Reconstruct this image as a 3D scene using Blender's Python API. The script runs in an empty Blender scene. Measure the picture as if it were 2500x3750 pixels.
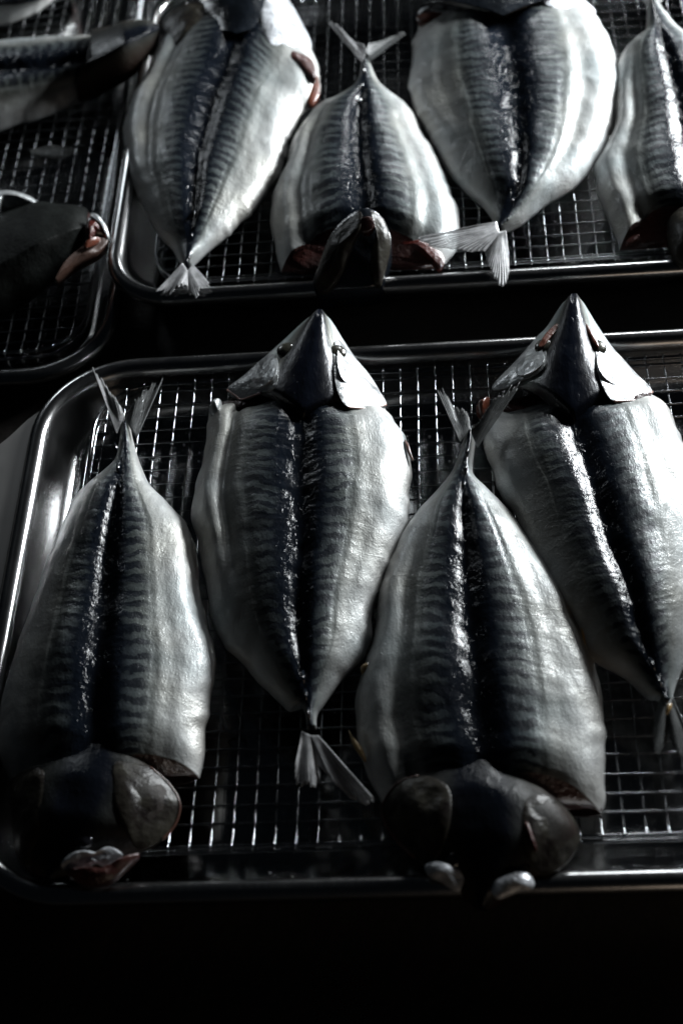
import bpy, math, random
import numpy as np
from mathutils import Matrix, Vector

S = bpy.context.scene
COL = S.collection
random.seed(7)

# ------------------------------------------------------------------ camera
CAM = np.array([0.19890013609237295, -0.6195498471360453, 0.6524193470677815])
CR = np.array([0.9953306781689335, 0.01679881425749072, -0.09505072822084529])
CU = np.array([0.046216201180998964, 0.781581089358771, 0.6220892729385021])
CF = np.array([-0.08474021385486408, 0.6235774214933532, -0.7771552583361531])
FPX = 5700.0                                  # focal length in pixels of a 2500 x 3750 frame
cd = bpy.data.cameras.new('camera')
cam = bpy.data.objects.new('camera', cd)
COL.objects.link(cam)
cam.matrix_world = Matrix(((CR[0], CU[0], -CF[0], CAM[0]), (CR[1], CU[1], -CF[1], CAM[1]),
                           (CR[2], CU[2], -CF[2], CAM[2]), (0, 0, 0, 1)))
cd.sensor_fit = 'VERTICAL'
cd.sensor_height = 36.0
cd.lens = 36.0 * FPX / 3750.0
cd.clip_start = 0.02
cd.clip_end = 30.0
cd.dof.use_dof = True
cd.dof.focus_distance = 0.845
cd.dof.aperture_fstop = 6.3
S.camera = cam

# ------------------------------------------------------------------ world and lamps (dark kitchen, daylight from windows behind)
w = bpy.data.worlds.new('World')
S.world = w
w.use_nodes = True
w.node_tree.nodes['Background'].inputs[0].default_value = (0.55, 0.75, 1.0, 1)
w.node_tree.nodes['Background'].inputs[1].default_value = 0.004
S.view_settings.view_transform = 'Standard'
S.view_settings.look = 'None'
S.view_settings.exposure = 0.0
S.view_settings.gamma = 1.0


def area(name, loc, target, sx, sy, power, color, spread=180):
    l = bpy.data.lights.new(name, 'AREA')
    l.shape = 'RECTANGLE'
    l.size = sx
    l.size_y = sy
    l.energy = power
    l.color = color
    l.spread = math.radians(spread)
    o = bpy.data.objects.new(name, l)
    COL.objects.link(o)
    o.location = loc
    d = Vector(target) - Vector(loc)
    o.rotation_euler = d.to_track_quat('-Z', 'Y').to_euler()
    return o


area('window_light_right', (0.90, 0.74, 0.30), (0.15, 0.26, 0), 0.42, 0.28, 10.5, (0.93, 0.975, 1.0), 84)
area('window_light_back', (0.44, 1.6, 0.55), (0.25, -0.05, 0), 0.22, 0.06, 4.5, (0.93, 0.975, 1.0))
area('window_light_left', (-0.55, 1.0, 0.38), (0.03, 0.15, 0), 0.16, 0.16, 1.1, (0.86, 0.94, 1.0))
area('room_light_front', (0.68, -1.3, 0.15), (0.3, 0.0, 0), 0.5, 0.20, 0.8, (1.0, 0.80, 0.62))


# ------------------------------------------------------------------ helpers
def W(x, y, z=0.0):
    """point of the place seen at (x, y) of the 1568 px wide picture and lying at height z (metres)"""
    k = 2500.0 / 1568.0
    d = CF + CR * ((x * k - 1250) / FPX) - CU * ((y * k - 1875) / FPX)
    return CAM + d * ((z - CAM[2]) / d[2])


def spline(P, n, closed=False, dens=24):
    """Catmull-Rom through P resampled to n points by arc length"""
    P = np.asarray(P, float)
    if closed:
        Q = np.vstack([P[-1], P, P[0], P[1]])
    else:
        Q = np.vstack([2 * P[0] - P[1], P, 2 * P[-1] - P[-2]])
    t = np.linspace(0, 1, dens, endpoint=False)[:, None]
    out = []
    for i in range(1, len(Q) - 2):
        a, b, c, d = Q[i - 1], Q[i], Q[i + 1], Q[i + 2]
        out.append(0.5 * (2 * b + (c - a) * t + (2 * a - 5 * b + 4 * c - d) * t ** 2 + (3 * b - a - 3 * c + d) * t ** 3))
    out.append(Q[-2][None])
    C = np.vstack(out)
    s = np.concatenate([[0], np.cumsum(np.linalg.norm(np.diff(C, axis=0), axis=1))])
    q = np.linspace(0, s[-1], n, endpoint=not closed)
    return np.stack([np.interp(q, s, C[:, k]) for k in range(C.shape[1])], 1)


def vnoise(x, y, seed=0):
    """smooth value noise, about -1..1"""
    x = np.asarray(x, float) + seed * 17.31
    y = np.asarray(y, float) + seed * 9.77
    xi, yi = np.floor(x), np.floor(y)
    fx, fy = x - xi, y - yi
    fx = fx * fx * (3 - 2 * fx)
    fy = fy * fy * (3 - 2 * fy)

    def h(a, b):
        v = np.sin(a * 127.1 + b * 311.7) * 43758.5453
        return (v - np.floor(v)) * 2 - 1
    return (h(xi, yi) * (1 - fx) + h(xi + 1, yi) * fx) * (1 - fy) + (h(xi, yi + 1) * (1 - fx) + h(xi + 1, yi + 1) * fx) * fy


def mesh_obj(name, V, F, mats, parent=None, uv=None, midx=None, smooth=True):
    me = bpy.data.meshes.new(name)
    base = np.array(parent.matrix_basis.translation) if parent is not None and parent.parent is None else np.zeros(3)
    V = np.asarray(V, float) - base
    me.from_pydata(V.tolist(), [], F)
    for m in (mats if isinstance(mats, (list, tuple)) else [mats]):
        me.materials.append(m)
    if midx is not None:
        me.polygons.foreach_set('material_index', midx)
    if smooth:
        me.polygons.foreach_set('use_smooth', [True] * len(me.polygons))
    if uv is not None:
        L = me.uv_layers.new(name='UVMap')
        li = np.empty(len(me.loops), int)
        me.loops.foreach_get('vertex_index', li)
        L.data.foreach_set('uv', np.asarray(uv, float)[li].ravel())
    me.update()
    o = bpy.data.objects.new(name, me)
    COL.objects.link(o)
    if parent is not None:
        o.parent = parent
    return o


def thing(name, label, cat, loc, group=None):
    o = bpy.data.objects.new(name, None)
    COL.objects.link(o)
    o.empty_display_size = 0.02
    o.location = tuple(loc)
    o['label'] = label
    o['category'] = cat
    if group:
        o['group'] = group
    return o


# ------------------------------------------------------------------ materials
def new_mat(name):
    m = bpy.data.materials.new(name)
    m.use_nodes = True
    nt = m.node_tree
    p = nt.nodes['Principled BSDF']
    return m, nt, p


def N(nt, t, **kw):
    n = nt.nodes.new(t)
    for k, v in kw.items():
        setattr(n, k, v)
    return n


def math_node(nt, op, a, b=None, c=None, clamp=False):
    n = nt.nodes.new('ShaderNodeMath')
    n.operation = op
    n.use_clamp = clamp
    for i, v in enumerate((a, b, c)):
        if v is None:
            continue
        if isinstance(v, (int, float)):
            n.inputs[i].default_value = v
        else:
            nt.links.new(v, n.inputs[i])
    return n.outputs[0]


def noise_node(nt, vec, scale, detail=3, rough=0.5, dist=0.0):
    n = nt.nodes.new('ShaderNodeTexNoise')
    n.inputs['Scale'].default_value = scale
    n.inputs['Detail'].default_value = detail
    n.inputs['Roughness'].default_value = rough
    n.inputs['Distortion'].default_value = dist
    if vec is not None:
        nt.links.new(vec, n.inputs['Vector'])
    return n.outputs['Fac']


def ramp(nt, fac, stops, interp='LINEAR'):
    n = nt.nodes.new('ShaderNodeValToRGB')
    n.color_ramp.interpolation = interp
    el = n.color_ramp.elements
    while len(el) < len(stops):
        el.new(0.5)
    for e, (p, c) in zip(el, stops):
        e.position = p
        e.color = (c, c, c, 1) if isinstance(c, (int, float)) else (*c, 1)
    nt.links.new(fac, n.inputs[0])
    return n.outputs[0]


def mix_col(nt, fac, a, b, mode='MIX'):
    n = nt.nodes.new('ShaderNodeMix')
    n.data_type = 'RGBA'
    n.blend_type = mode
    for sock, v in ((n.inputs[0], fac), (n.inputs[6], a), (n.inputs[7], b)):
        if isinstance(v, (int, float)):
            sock.default_value = v
        elif isinstance(v, tuple):
            sock.default_value = (*v, 1)
        else:
            nt.links.new(v, sock)
    return n.outputs[2]


def bump(nt, h, strength, dist, prev=None):
    n = nt.nodes.new('ShaderNodeBump')
    n.inputs['Strength'].default_value = strength
    n.inputs['Distance'].default_value = dist
    nt.links.new(h, n.inputs['Height'])
    if prev is not None:
        nt.links.new(prev, n.inputs['Normal'])
    return n.outputs[0]


def skin_mat(name, stripes=True, ramp_stops=None, wrinkle=1.0, glint=1.0):
    """mackerel skin: blue-black back, tiger bars, silver belly; UV.x = across (0.5 = spine), UV.y = metres along"""
    m, nt, p = new_mat(name)
    uv = N(nt, 'ShaderNodeUVMap').outputs[0]
    sep = N(nt, 'ShaderNodeSeparateXYZ')
    nt.links.new(uv, sep.inputs[0])
    U = math_node(nt, 'MULTIPLY_ADD', sep.outputs[0], 2.0, -1.0)
    Vv = sep.outputs[1]
    pos = N(nt, 'ShaderNodeNewGeometry').outputs['Position']
    au = math_node(nt, 'ABSOLUTE', U)
    n1 = noise_node(nt, pos, 45, 4, 0.6)
    n2 = noise_node(nt, pos, 22, 2, 0.5)
    aun = math_node(nt, 'MULTIPLY_ADD', math_node(nt, 'SUBTRACT', n1, 0.5), 0.22, au)
    stops = ramp_stops or [(0.0, (0.003, 0.004, 0.006)), (0.21, (0.004, 0.006, 0.010)), (0.28, (0.031, 0.038, 0.043)),
                           (0.40, (0.066, 0.077, 0.078)), (0.50, (0.088, 0.096, 0.092)), (0.61, (0.16, 0.165, 0.157)),
                           (0.78, (0.29, 0.298, 0.292)), (1.0, (0.45, 0.45, 0.443))]
    col = ramp(nt, aun, stops)
    # soft mottling of the silver
    mot = ramp(nt, noise_node(nt, pos, 70, 5, 0.65), [(0.3, 0.78), (0.7, 1.0)])
    col = mix_col(nt, 1.0, col, mot, 'MULTIPLY')
    # iridescent tint bands
    tint = ramp(nt, n2, [(0.3, (0.93, 1.0, 1.03)), (0.5, (1, 1, 1)), (0.7, (1.01, 0.985, 0.93))])
    col = mix_col(nt, 1.0, col, tint, 'MULTIPLY')
    ph = math_node(nt, 'MULTIPLY_ADD', Vv, 2 * math.pi / 0.0080,
                   math_node(nt, 'ADD', math_node(nt, 'ADD', math_node(nt, 'MULTIPLY', n1, 9.0), math_node(nt, 'MULTIPLY', noise_node(nt, pos, 110, 3, 0.6), 7.0)),
                             math_node(nt, 'MULTIPLY', au, -7.0)))
    st = math_node(nt, 'SINE', ph)
    if stripes:
        bars = ramp(nt, math_node(nt, 'MULTIPLY_ADD', st, 0.5, math_node(nt, 'MULTIPLY_ADD', noise_node(nt, pos, 75, 3, 0.6), 1.3, -0.15)), [(0.46, 0.0), (0.57, 1.0)])
        mask = ramp(nt, aun, [(0.12, 0.0), (0.2, 1.0), (0.42, 0.95), (0.52, 0.0)])
        f = math_node(nt, 'MULTIPLY', bars, mask)
        col = mix_col(nt, math_node(nt, 'MULTIPLY', f, 0.96), col, (0.005, 0.007, 0.011))
    nt.links.new(col, p.inputs['Base Color'])
    nt.links.new(ramp(nt, au, [(0.15, 0.0), (0.45, 0.35), (0.8, 0.40)]), p.inputs['Metallic'])
    rg = ramp(nt, noise_node(nt, pos, 120, 3), [(0.3, 0.36), (0.7, 0.54)])
    rg = math_node(nt, 'MULTIPLY', rg, ramp(nt, au, [(0.12, 0.38), (0.30, 0.75), (0.55, 1.15)]))
    nt.links.new(rg, p.inputs['Roughness'])
    nt.links.new(ramp(nt, au, [(0.1, 0.07), (0.5, 0.30)]), p.inputs['Coat Weight'])
    p.inputs['Coat Roughness'].default_value = 0.09
    p.inputs['Coat IOR'].default_value = 1.38
    nt.links.new(ramp(nt, au, [(0.1, 0.15), (0.5, 0.40)]), p.inputs['Specular IOR Level'])
    # relief: transverse wrinkles near the back, pores all over
    wr = math_node(nt, 'SINE', math_node(nt, 'MULTIPLY_ADD', Vv, 2 * math.pi / 0.0042,
                   math_node(nt, 'ADD', math_node(nt, 'MULTIPLY', n1, 26.0), math_node(nt, 'MULTIPLY', au, -9.0))))
    wmask = ramp(nt, au, [(0.02, 0.15), (0.1, 1.0), (0.45, 0.8), (0.75, 0.12)])
    wr = math_node(nt, 'MULTIPLY', wr, wmask)
    wr = math_node(nt, 'MULTIPLY', wr, ramp(nt, n2, [(0.42, 0.05), (0.62, 1.0)]))
    b = bump(nt, wr, 0.09 * wrinkle, 0.0006)
    mp = N(nt, 'ShaderNodeMapping')
    mp.inputs['Scale'].default_value = (1.0, 0.45, 1.0)
    nt.links.new(pos, mp.inputs[0])
    b = bump(nt, noise_node(nt, mp.outputs[0], 330, 4, 0.62), 0.36, 0.0010, b)
    b = bump(nt, noise_node(nt, pos, 1100, 2, 0.5), 0.35, 0.0004, b)
    # slack skin creases slanting over the flanks
    mc = N(nt, 'ShaderNodeMapping')
    mc.inputs['Scale'].default_value = (0.3, 1.0, 1.0)
    mc.inputs['Rotation'].default_value = (0, 0, -0.35)
    nt.links.new(pos, mc.inputs[0])
    cr = ramp(nt, noise_node(nt, mc.outputs[0], 150, 3, 0.55, 0.8), [(0.44, 0.0), (0.5, 1.0), (0.56, 0.0)])
    cr = math_node(nt, 'MULTIPLY', cr, math_node(nt, 'MULTIPLY', ramp(nt, n2, [(0.52, 0.0), (0.66, 1.0)]), ramp(nt, au, [(0.3, 0.2), (0.5, 1.0)])))
    b = bump(nt, cr, 0.16, 0.0008, b)
    # wet, torn-up skin along the dorsal line
    mq = N(nt, 'ShaderNodeMapping')
    mq.inputs['Scale'].default_value = (1.0, 0.5, 1.0)
    mq.inputs['Rotation'].default_value = (0, 0, 0.5)
    nt.links.new(pos, mq.inputs[0])
    fine = math_node(nt, 'MULTIPLY', ramp(nt, noise_node(nt, mq.outputs[0], 300, 3, 0.6, 0.4), [(0.58, 0.0), (0.72, 1.0)]), ramp(nt, au, [(0.0, 1.0), (0.14, 0.8), (0.30, 0.1)]))
    b = bump(nt, fine, 0.4, 0.0009 * glint, b)
    nt.links.new(b, p.inputs['Normal'])
    nt.links.new(b, p.inputs['Coat Normal'])
    return m


def plain_mat(name, col, rough=0.4, metal=0.0, coat=0.0, var=0.3, bscale=300, bstr=0.4, bdist=0.0008, alt=None, scale=60):
    m, nt, p = new_mat(name)
    pos = N(nt, 'ShaderNodeNewGeometry').outputs['Position']
    n = noise_node(nt, pos, scale, 4, 0.6)
    alt = alt or tuple(c * (1 - var) for c in col)
    c = mix_col(nt, ramp(nt, n, [(0.35, 0.0), (0.65, 1.0)]), alt, col)
    nt.links.new(c, p.inputs['Base Color'])
    p.inputs['Roughness'].default_value = rough
    p.inputs['Metallic'].default_value = metal
    p.inputs['Coat Weight'].default_value = coat
    p.inputs['Coat Roughness'].default_value = 0.1
    b = bump(nt, noise_node(nt, pos, bscale, 3, 0.6), bstr, bdist)
    nt.links.new(b, p.inputs['Normal'])
    return m


def fin_mat(name, col, opaque):
    m, nt, p = new_mat(name)
    uv = N(nt, 'ShaderNodeUVMap').outputs[0]
    sep = N(nt, 'ShaderNodeSeparateXYZ')
    nt.links.new(uv, sep.inputs[0])
    fr = math_node(nt, 'FRACT', sep.outputs[0])
    ray = ramp(nt, fr, [(0.18, 0.0), (0.42, 1.0), (0.58, 1.0), (0.82, 0.0)])
    pos = N(nt, 'ShaderNodeNewGeometry').outputs['Position']
    n = noise_node(nt, pos, 160, 3)
    c = mix_col(nt, ray, tuple(x * 0.5 for x in col), col)
    mp = N(nt, 'ShaderNodeMapping')
    mp.inputs['Scale'].default_value = (2.3, 1.2, 1.0)
    nt.links.new(uv, mp.inputs[0])
    fib = noise_node(nt, mp.outputs[0], 1.6, 4, 0.7)
    c = mix_col(nt, 1.0, c, ramp(nt, fib, [(0.3, 0.35), (0.65, 1.0)]), 'MULTIPLY')
    c = mix_col(nt, 1.0, c, ramp(nt, n, [(0.3, 0.55), (0.7, 1.0)]), 'MULTIPLY')
    nt.links.new(c, p.inputs['Base Color'])
    p.inputs['Roughness'].default_value = 0.38
    p.inputs['Metallic'].default_value = 0.1
    al = math_node(nt, 'MULTIPLY_ADD', ray, 1 - opaque, opaque, clamp=True)
    thin = math_node(nt, 'MULTIPLY_ADD', sep.outputs[1], -0.5, 1.08, clamp=True)
    nt.links.new(math_node(nt, 'MULTIPLY', math_node(nt, 'MULTIPLY', al, thin), ramp(nt, fib, [(0.3, 0.6), (0.55, 1.0)])), p.inputs['Alpha'])
    return m


def steel_mat(name, rough, col=(0.55, 0.56, 0.57), brush=True):
    m, nt, p = new_mat(name)
    pos = N(nt, 'ShaderNodeNewGeometry').outputs['Position']
    p.inputs['Base Color'].default_value = (*col, 1)
    p.inputs['Metallic'].default_value = 1.0
    mp = N(nt, 'ShaderNodeMapping')
    mp.inputs['Scale'].default_value = (1.0, 0.02, 1.0)
    nt.links.new(pos, mp.inputs[0])
    br = noise_node(nt, mp.outputs[0], 900, 4, 0.7)
    sm = noise_node(nt, pos, 25, 4, 0.6)
    r = math_node(nt, 'ADD', math_node(nt, 'MULTIPLY', br, 0.12 if brush else 0.02),
                  math_node(nt, 'MULTIPLY_ADD', sm, 0.18, rough - 0.12))
    nt.links.new(r, p.inputs['Roughness'])
    if brush:
        b = bump(nt, br, 0.12, 0.0003)
        nt.links.new(b, p.inputs['Normal'])
    return m


M_SKIN = skin_mat('mackerel_skin')
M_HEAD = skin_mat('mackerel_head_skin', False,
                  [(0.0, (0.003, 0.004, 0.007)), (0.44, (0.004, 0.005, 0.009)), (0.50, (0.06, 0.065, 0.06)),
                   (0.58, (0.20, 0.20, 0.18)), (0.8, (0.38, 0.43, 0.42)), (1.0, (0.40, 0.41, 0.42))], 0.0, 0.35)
M_HEADSHADED = skin_mat('mackerel_shaded_head_skin', False,  # black crown is skin; sides are darkened in colour to stand in for shade
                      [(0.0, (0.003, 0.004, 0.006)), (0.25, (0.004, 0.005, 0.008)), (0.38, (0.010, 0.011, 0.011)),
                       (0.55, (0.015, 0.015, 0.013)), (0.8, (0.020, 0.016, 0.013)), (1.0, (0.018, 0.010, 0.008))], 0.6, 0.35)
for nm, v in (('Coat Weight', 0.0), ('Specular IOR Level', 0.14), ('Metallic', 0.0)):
    skt = M_HEADSHADED.node_tree.nodes['Principled BSDF'].inputs[nm]
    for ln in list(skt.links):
        M_HEADSHADED.node_tree.links.remove(ln)
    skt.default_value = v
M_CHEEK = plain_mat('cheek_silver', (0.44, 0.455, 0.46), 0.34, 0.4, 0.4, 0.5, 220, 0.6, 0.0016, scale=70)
M_CHEEKSHADED = plain_mat('cheek_shaded', (0.030, 0.028, 0.022), 0.34, 0.0, 0.0, 0.5, 200, 0.5, 0.0014, alt=(0.006, 0.004, 0.0035), scale=95)  # olive-brown covers with the shade on them put into the base colour
M_CHEEKSHADED.node_tree.nodes['Principled BSDF'].inputs['Specular IOR Level'].default_value = 0.16
M_BLACK = plain_mat('black_head_skin', (0.006, 0.008, 0.011), 0.2, 0.0, 0.1, 0.5, 260, 0.35, 0.0014)
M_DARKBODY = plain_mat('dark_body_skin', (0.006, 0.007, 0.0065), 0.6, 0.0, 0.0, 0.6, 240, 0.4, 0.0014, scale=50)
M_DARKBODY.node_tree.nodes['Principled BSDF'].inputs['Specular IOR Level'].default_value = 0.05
M_CAVITY = plain_mat('gill_cavity', (0.018, 0.006, 0.005), 0.4, 0.0, 0.0, 0.5, 300, 0.7, 0.0015)
M_FLESH = plain_mat('cut_flesh', (0.05, 0.013, 0.010), 0.35, 0.0, 0.1, 0.6, 300, 0.7, 0.0015)
M_RED = plain_mat('gill_red', (0.08, 0.013, 0.009), 0.28, 0.0, 0.6, 0.6, 380, 0.8, 0.0015)
M_ORANGE = plain_mat('orange_tissue', (0.12, 0.034, 0.018), 0.3, 0.0, 0.6, 0.55, 380, 0.6, 0.001)
M_EDGE = plain_mat('reddish_edge', (0.075, 0.030, 0.020), 0.35, 0.0, 0.2, 0.5)
M_PINK = plain_mat('pink_edge', (0.42, 0.25, 0.21), 0.35, 0.0, 0.3, 0.4)
M_FAT = plain_mat('yellow_fat', (0.36, 0.24, 0.10), 0.3, 0.0, 0.5, 0.3, 500, 0.7, 0.001)
M_JAW = plain_mat('jaw_white_sheen', (0.56, 0.58, 0.61), 0.36, 0.2, 0.3, 0.55, 260, 0.7, 0.0016, scale=90)  # pale jaw pieces, base colour brightened to stand in for wet sheen
M_EYE = plain_mat('eye_dark', (0.01, 0.01, 0.012), 0.1, 0.0, 0.8, 0.3)
M_IRIS = plain_mat('iris_grey', (0.05, 0.048, 0.036), 0.25, 0.3, 0.5, 0.4)
M_FIN = fin_mat('fin_pale', (0.56, 0.56, 0.57), 0.85)
M_FINDARK = fin_mat('fin_dark', (0.17, 0.18, 0.18), 0.7)
M_STEEL = steel_mat('tray_steel', 0.20, (0.36, 0.36, 0.36))
M_HANDLE = steel_mat('handle_steel', 0.42, (0.33, 0.32, 0.31))
M_WIRE = steel_mat('wire_steel', 0.2, (0.26, 0.27, 0.28), False)
M_FLOOR = steel_mat('tray_floor_steel', 0.10, (0.36, 0.36, 0.36))
M_SALT = plain_mat('salt', (0.8, 0.8, 0.8), 0.25, 0.0, 0.2, 0.1)
M_TABLE = plain_mat('dark_table', (0.018, 0.015, 0.013), 0.55, 0.0, 0.0, 0.5, 90, 0.5, 0.002, scale=14)


# ------------------------------------------------------------------ tabletop
ZT = -0.0300
tb = mesh_obj('tabletop', [(-1.6, -1.0, ZT), (1.9, -1.0, ZT), (1.9, 1.6, ZT), (-1.6, 1.6, ZT),
                           (-1.6, -1.0, ZT - .04), (1.9, -1.0, ZT - .04), (1.9, 1.6, ZT - .04), (-1.6, 1.6, ZT - .04)],
              [(0, 1, 2, 3), (7, 6, 5, 4), (0, 4, 5, 1), (1, 5, 6, 2), (2, 6, 7, 3), (3, 7, 4, 0)], M_TABLE, smooth=False)
tb['kind'] = 'structure'
tb['label'] = 'dark tabletop under the steel trays'


# ------------------------------------------------------------------ trays and racks
def rrect(x0, x1, y0, y1, r, n=14):
    P = []
    for cx, cy, a0 in ((x1 - r, y1 - r, 0), (x0 + r, y1 - r, 90), (x0 + r, y0 + r, 180), (x1 - r, y0 + r, 270)):
        for k in range(n + 1):
            a = math.radians(a0 + 90 * k / n)
            P.append((cx + r * math.cos(a), cy + r * math.sin(a)))
    return np.array(P)


def make_tray(label, x0, x1, y0, y1, r, zrim, zfloor, slope, handle=None):
    t = thing('steel_tray', label, 'tray', ((x0 + x1) / 2, (y0 + y1) / 2, zfloor - 0.0015), 'steel trays on the dark table')
    # (inset, z) from the outside bottom, up, over the rolled rim, and down the inside
    bead = 0.0055
    prof = [(slope + .012, zfloor - .0015), (slope + .004, zfloor - .0010), (slope, zfloor + .004), (0.0075, zrim - .012), (0.0052, zrim - .006)]
    for k in range(9):
        a = math.radians(-120 - 300 * k / 8 + 90)
        prof.append((bead * 1.0 - bead * math.cos(math.radians(-40 + 210 * k / 8)), zrim - bead + bead * math.sin(math.radians(-40 + 210 * k / 8))))
    prof += [(0.0120, zrim - .008), (0.0130, zrim - .014), (slope + .0015, zfloor + .008), (slope + .0045, zfloor + .003),
             (slope + .010, zfloor + .0007), (slope + .018, zfloor)]
    V, F = [], []
    n = None
    for ins, z in prof:
        ring = rrect(x0 + ins, x1 - ins, y0 + ins, y1 - ins, max(r - ins, .006))
        n = len(ring)
        V += [(p[0], p[1], z) for p in ring]
    for i in range(len(prof) - 1):
        for j in range(n):
            F.append((i * n + j, i * n + (j + 1) % n, (i + 1) * n + (j + 1) % n, (i + 1) * n + j))
    F.append(tuple(range((len(prof) - 1) * n, len(prof) * n)))
    F.append(tuple(reversed(range(n))))
    nfl = n * 2 + 2
    mesh_obj('pan', V, F, [M_STEEL, M_FLOOR], t, midx=[0] * (len(F) - nfl) + [1] * (nfl - 1) + [0])
    if handle:
        xa, ya, yb, out = handle
        pts = [(xa + .004, ya), (xa - .004, ya - .008), (xa - .014, ya - .022), (xa - out * .75, ya - .04), (xa - out, ya - .075),
               (xa - out, yb + .075), (xa - out * .75, yb + .04), (xa - .014, yb + .022), (xa - .004, yb + .008), (xa + .004, yb)]
        C = spline(pts, 60)
        zt = zrim - .0045
        V = [(c[0], c[1], zt - .0014 * 0) for c in C] + [(c[0], c[1], zt - .0016) for c in C]
        k = len(C)
        F = [tuple(range(k)), tuple(reversed(range(k, 2 * k)))]
        for j in range(k):
            F.append((j, j + k, (j + 1) % k + k, (j + 1) % k))
        mesh_obj('handle', V, F, M_HANDLE, t, smooth=False)
    return t


def tube(path, r, n=8, closed=False):
    P = np.asarray(path, float)
    V, F = [], []
    m = len(P)
    for i in range(m):
        if closed:
            d = P[(i + 1) % m] - P[i - 1]
        else:
            d = P[min(i + 1, m - 1)] - P[max(i - 1, 0)]
        d /= np.linalg.norm(d)
        a = np.cross(d, (0, 0, 1.0))
        if np.linalg.norm(a) < 1e-6:
            a = np.array([1.0, 0, 0])
        a /= np.linalg.norm(a)
        b = np.cross(a, d)
        for k in range(n):
            t = 2 * math.pi * k / n
            V.append(P[i] + r * (math.cos(t) * a + math.sin(t) * b))
    for i in range(m if closed else m - 1):
        j = (i + 1) % m
        for k in range(n):
            F.append((i * n + k, j * n + k, j * n + (k + 1) % n, i * n + (k + 1) % n))
    if not closed:
        F.append(tuple(range(n)))
        F.append(tuple(reversed(range((m - 1) * n, m * n))))
    return V, F


def make_rack(label, x0, x1, y0, y1, z, ox, oy, pitch=0.01):
    """wire cooling rack: two rounded rails and crossing wires at ox + i*pitch, oy + j*pitch"""
    t = thing('wire_rack', label, 'rack', ((x0 + x1) / 2, (y0 + y1) / 2, z - 0.012), 'wire racks in the trays')
    rr = .032
    rng = random.Random(round(x0 * 1000) + 5)
    for dz, rad in ((-.0003, .0011), (-.0058, .0010)):
        ring = rrect(x0, x1, y0, y1, rr, 10)
        V, F = tube([(p[0], p[1], z + dz) for p in ring], rad, 8, True)
        mesh_obj('rail', V, F, M_WIRE, t)

    def inset(d0, d1, c):
        # how far the rounded corner bites into a wire at distance c from the side
        if c < rr:
            return rr - math.sqrt(max(rr * rr - (rr - c) ** 2, 0))
        return 0
    ys = []
    y = oy
    while y > y0 + .002:
        if y < y1 - .002:
            ys.append(y)
        y -= pitch
    xs = []
    x = ox
    while x < x1 - .002:
        if x > x0 + .002:
            xs.append(x)
        x += pitch
    rw = .00052
    for y in ys:
        e = inset(0, 0, min(y - y0, y1 - y)) - .0015
        a, b = x0 + e, x1 - e
        jy, jz = rng.uniform(-.0004, .0004), rng.uniform(-.0002, .0002)
        path = [(a, y, z - .001), (a + .004, y + jy * .3, z + jz)] + \
               [(a + (b - a) * q, y + jy * math.sin(q * 3.1 + jy * 9000), z + jz) for q in (.2, .4, .6, .8)] + [(b - .004, y, z), (b, y, z - .001)]
        V, F = tube(path, rw, 8)
        mesh_obj('wire', V, F, M_WIRE, t)
    for x in xs:
        e = inset(0, 0, min(x - x0, x1 - x)) - .0015
        a, b = y0 + e, y1 - e
        jx, jz = rng.uniform(-.0004, .0004), rng.uniform(-.0002, .0002)
        path = [(x, a - .0006, z - .0012), (x, a - .0002, z + .0010), (x, a + .0012, z + .0014), (x, a + .003, z + .0002), (x + jx * .3, a + .006, z - .0009 + jz)] + \
               [(x + jx * math.sin(q * 3.1 + jx * 9000), a + (b - a) * q, z - .0009 + jz) for q in (.2, .4, .6, .8)] + [(x, b - .006, z - .0009), (x, b - .003, z + .0002), (x, b - .0012, z + .0014), (x, b + .0002, z + .0010), (x, b + .0006, z - .0012)]
        V, F = tube(path, rw, 8)
        mesh_obj('wire', V, F, M_WIRE, t)
    # little legs
    for fx, fy in ((x0 + .09, y0 + .075), (x1 - .09, y0 + .075), (x0 + .09, y1 - .075), (x1 - .09, y1 - .075)):
        V, F = tube([(fx - .004, fy, z - .006), (fx - .004, fy, z - .022), (fx, fy, z - .0245), (fx + .004, fy, z - .022), (fx + .004, fy, z - .006)], .0009, 8)
        mesh_obj('leg', V, F, M_WIRE, t)
    return t


ZF = -0.0270
make_tray('steel tray in front with a flat handle at its left end, holding four mackerel', -.0525, .43, -.321, .0235, .058, .008, ZF, .016,
          (-.0515, -.012, -.30, .040))
make_rack('wire rack in the front tray under the four sharp mackerel', -.0165, .405, -.2915, .0060, 0.0, -.010, 0.0)
make_tray('steel tray behind, right of the dark fish, holding four blurred mackerel', -.0235, .46, .0705, .415, .046, .008, ZF, .021)
make_rack('wire rack in the back tray under the four blurred mackerel', .006, .43, .092, .390, 0.0, .0105, .385)
ZL = -0.0150
make_tray('shadowed steel tray at the left edge with dark fish on it', -.37, -.0145, .026, .505, .055, -.0085, ZF - .0002, .015)
make_rack('wire rack in the left tray under the dark fish', -.34, -.036, .052, .475, ZL + .003, -.3340, .470)


# ------------------------------------------------------------------ fish building blocks
def prof_fillet(u):
    xs = [0, .05, .11, .22, .36, .55, .75, .88, .95, .985, 1.0]
    hs = [.80, .82, .93, 1.0, .97, .83, .60, .40, .24, .12, .03]
    return np.interp(u, xs, hs)


def prof_dome(u):
    return np.sqrt(np.clip(1 - u ** 2, 0, 1)) * .97 + .03


def smooth1(a, k=2):
    for _ in range(k):
        a = np.concatenate([a[:1], (a[:-2] + 2 * a[1:-1] + a[2:]) / 4, a[-1:]])
    return a


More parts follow.
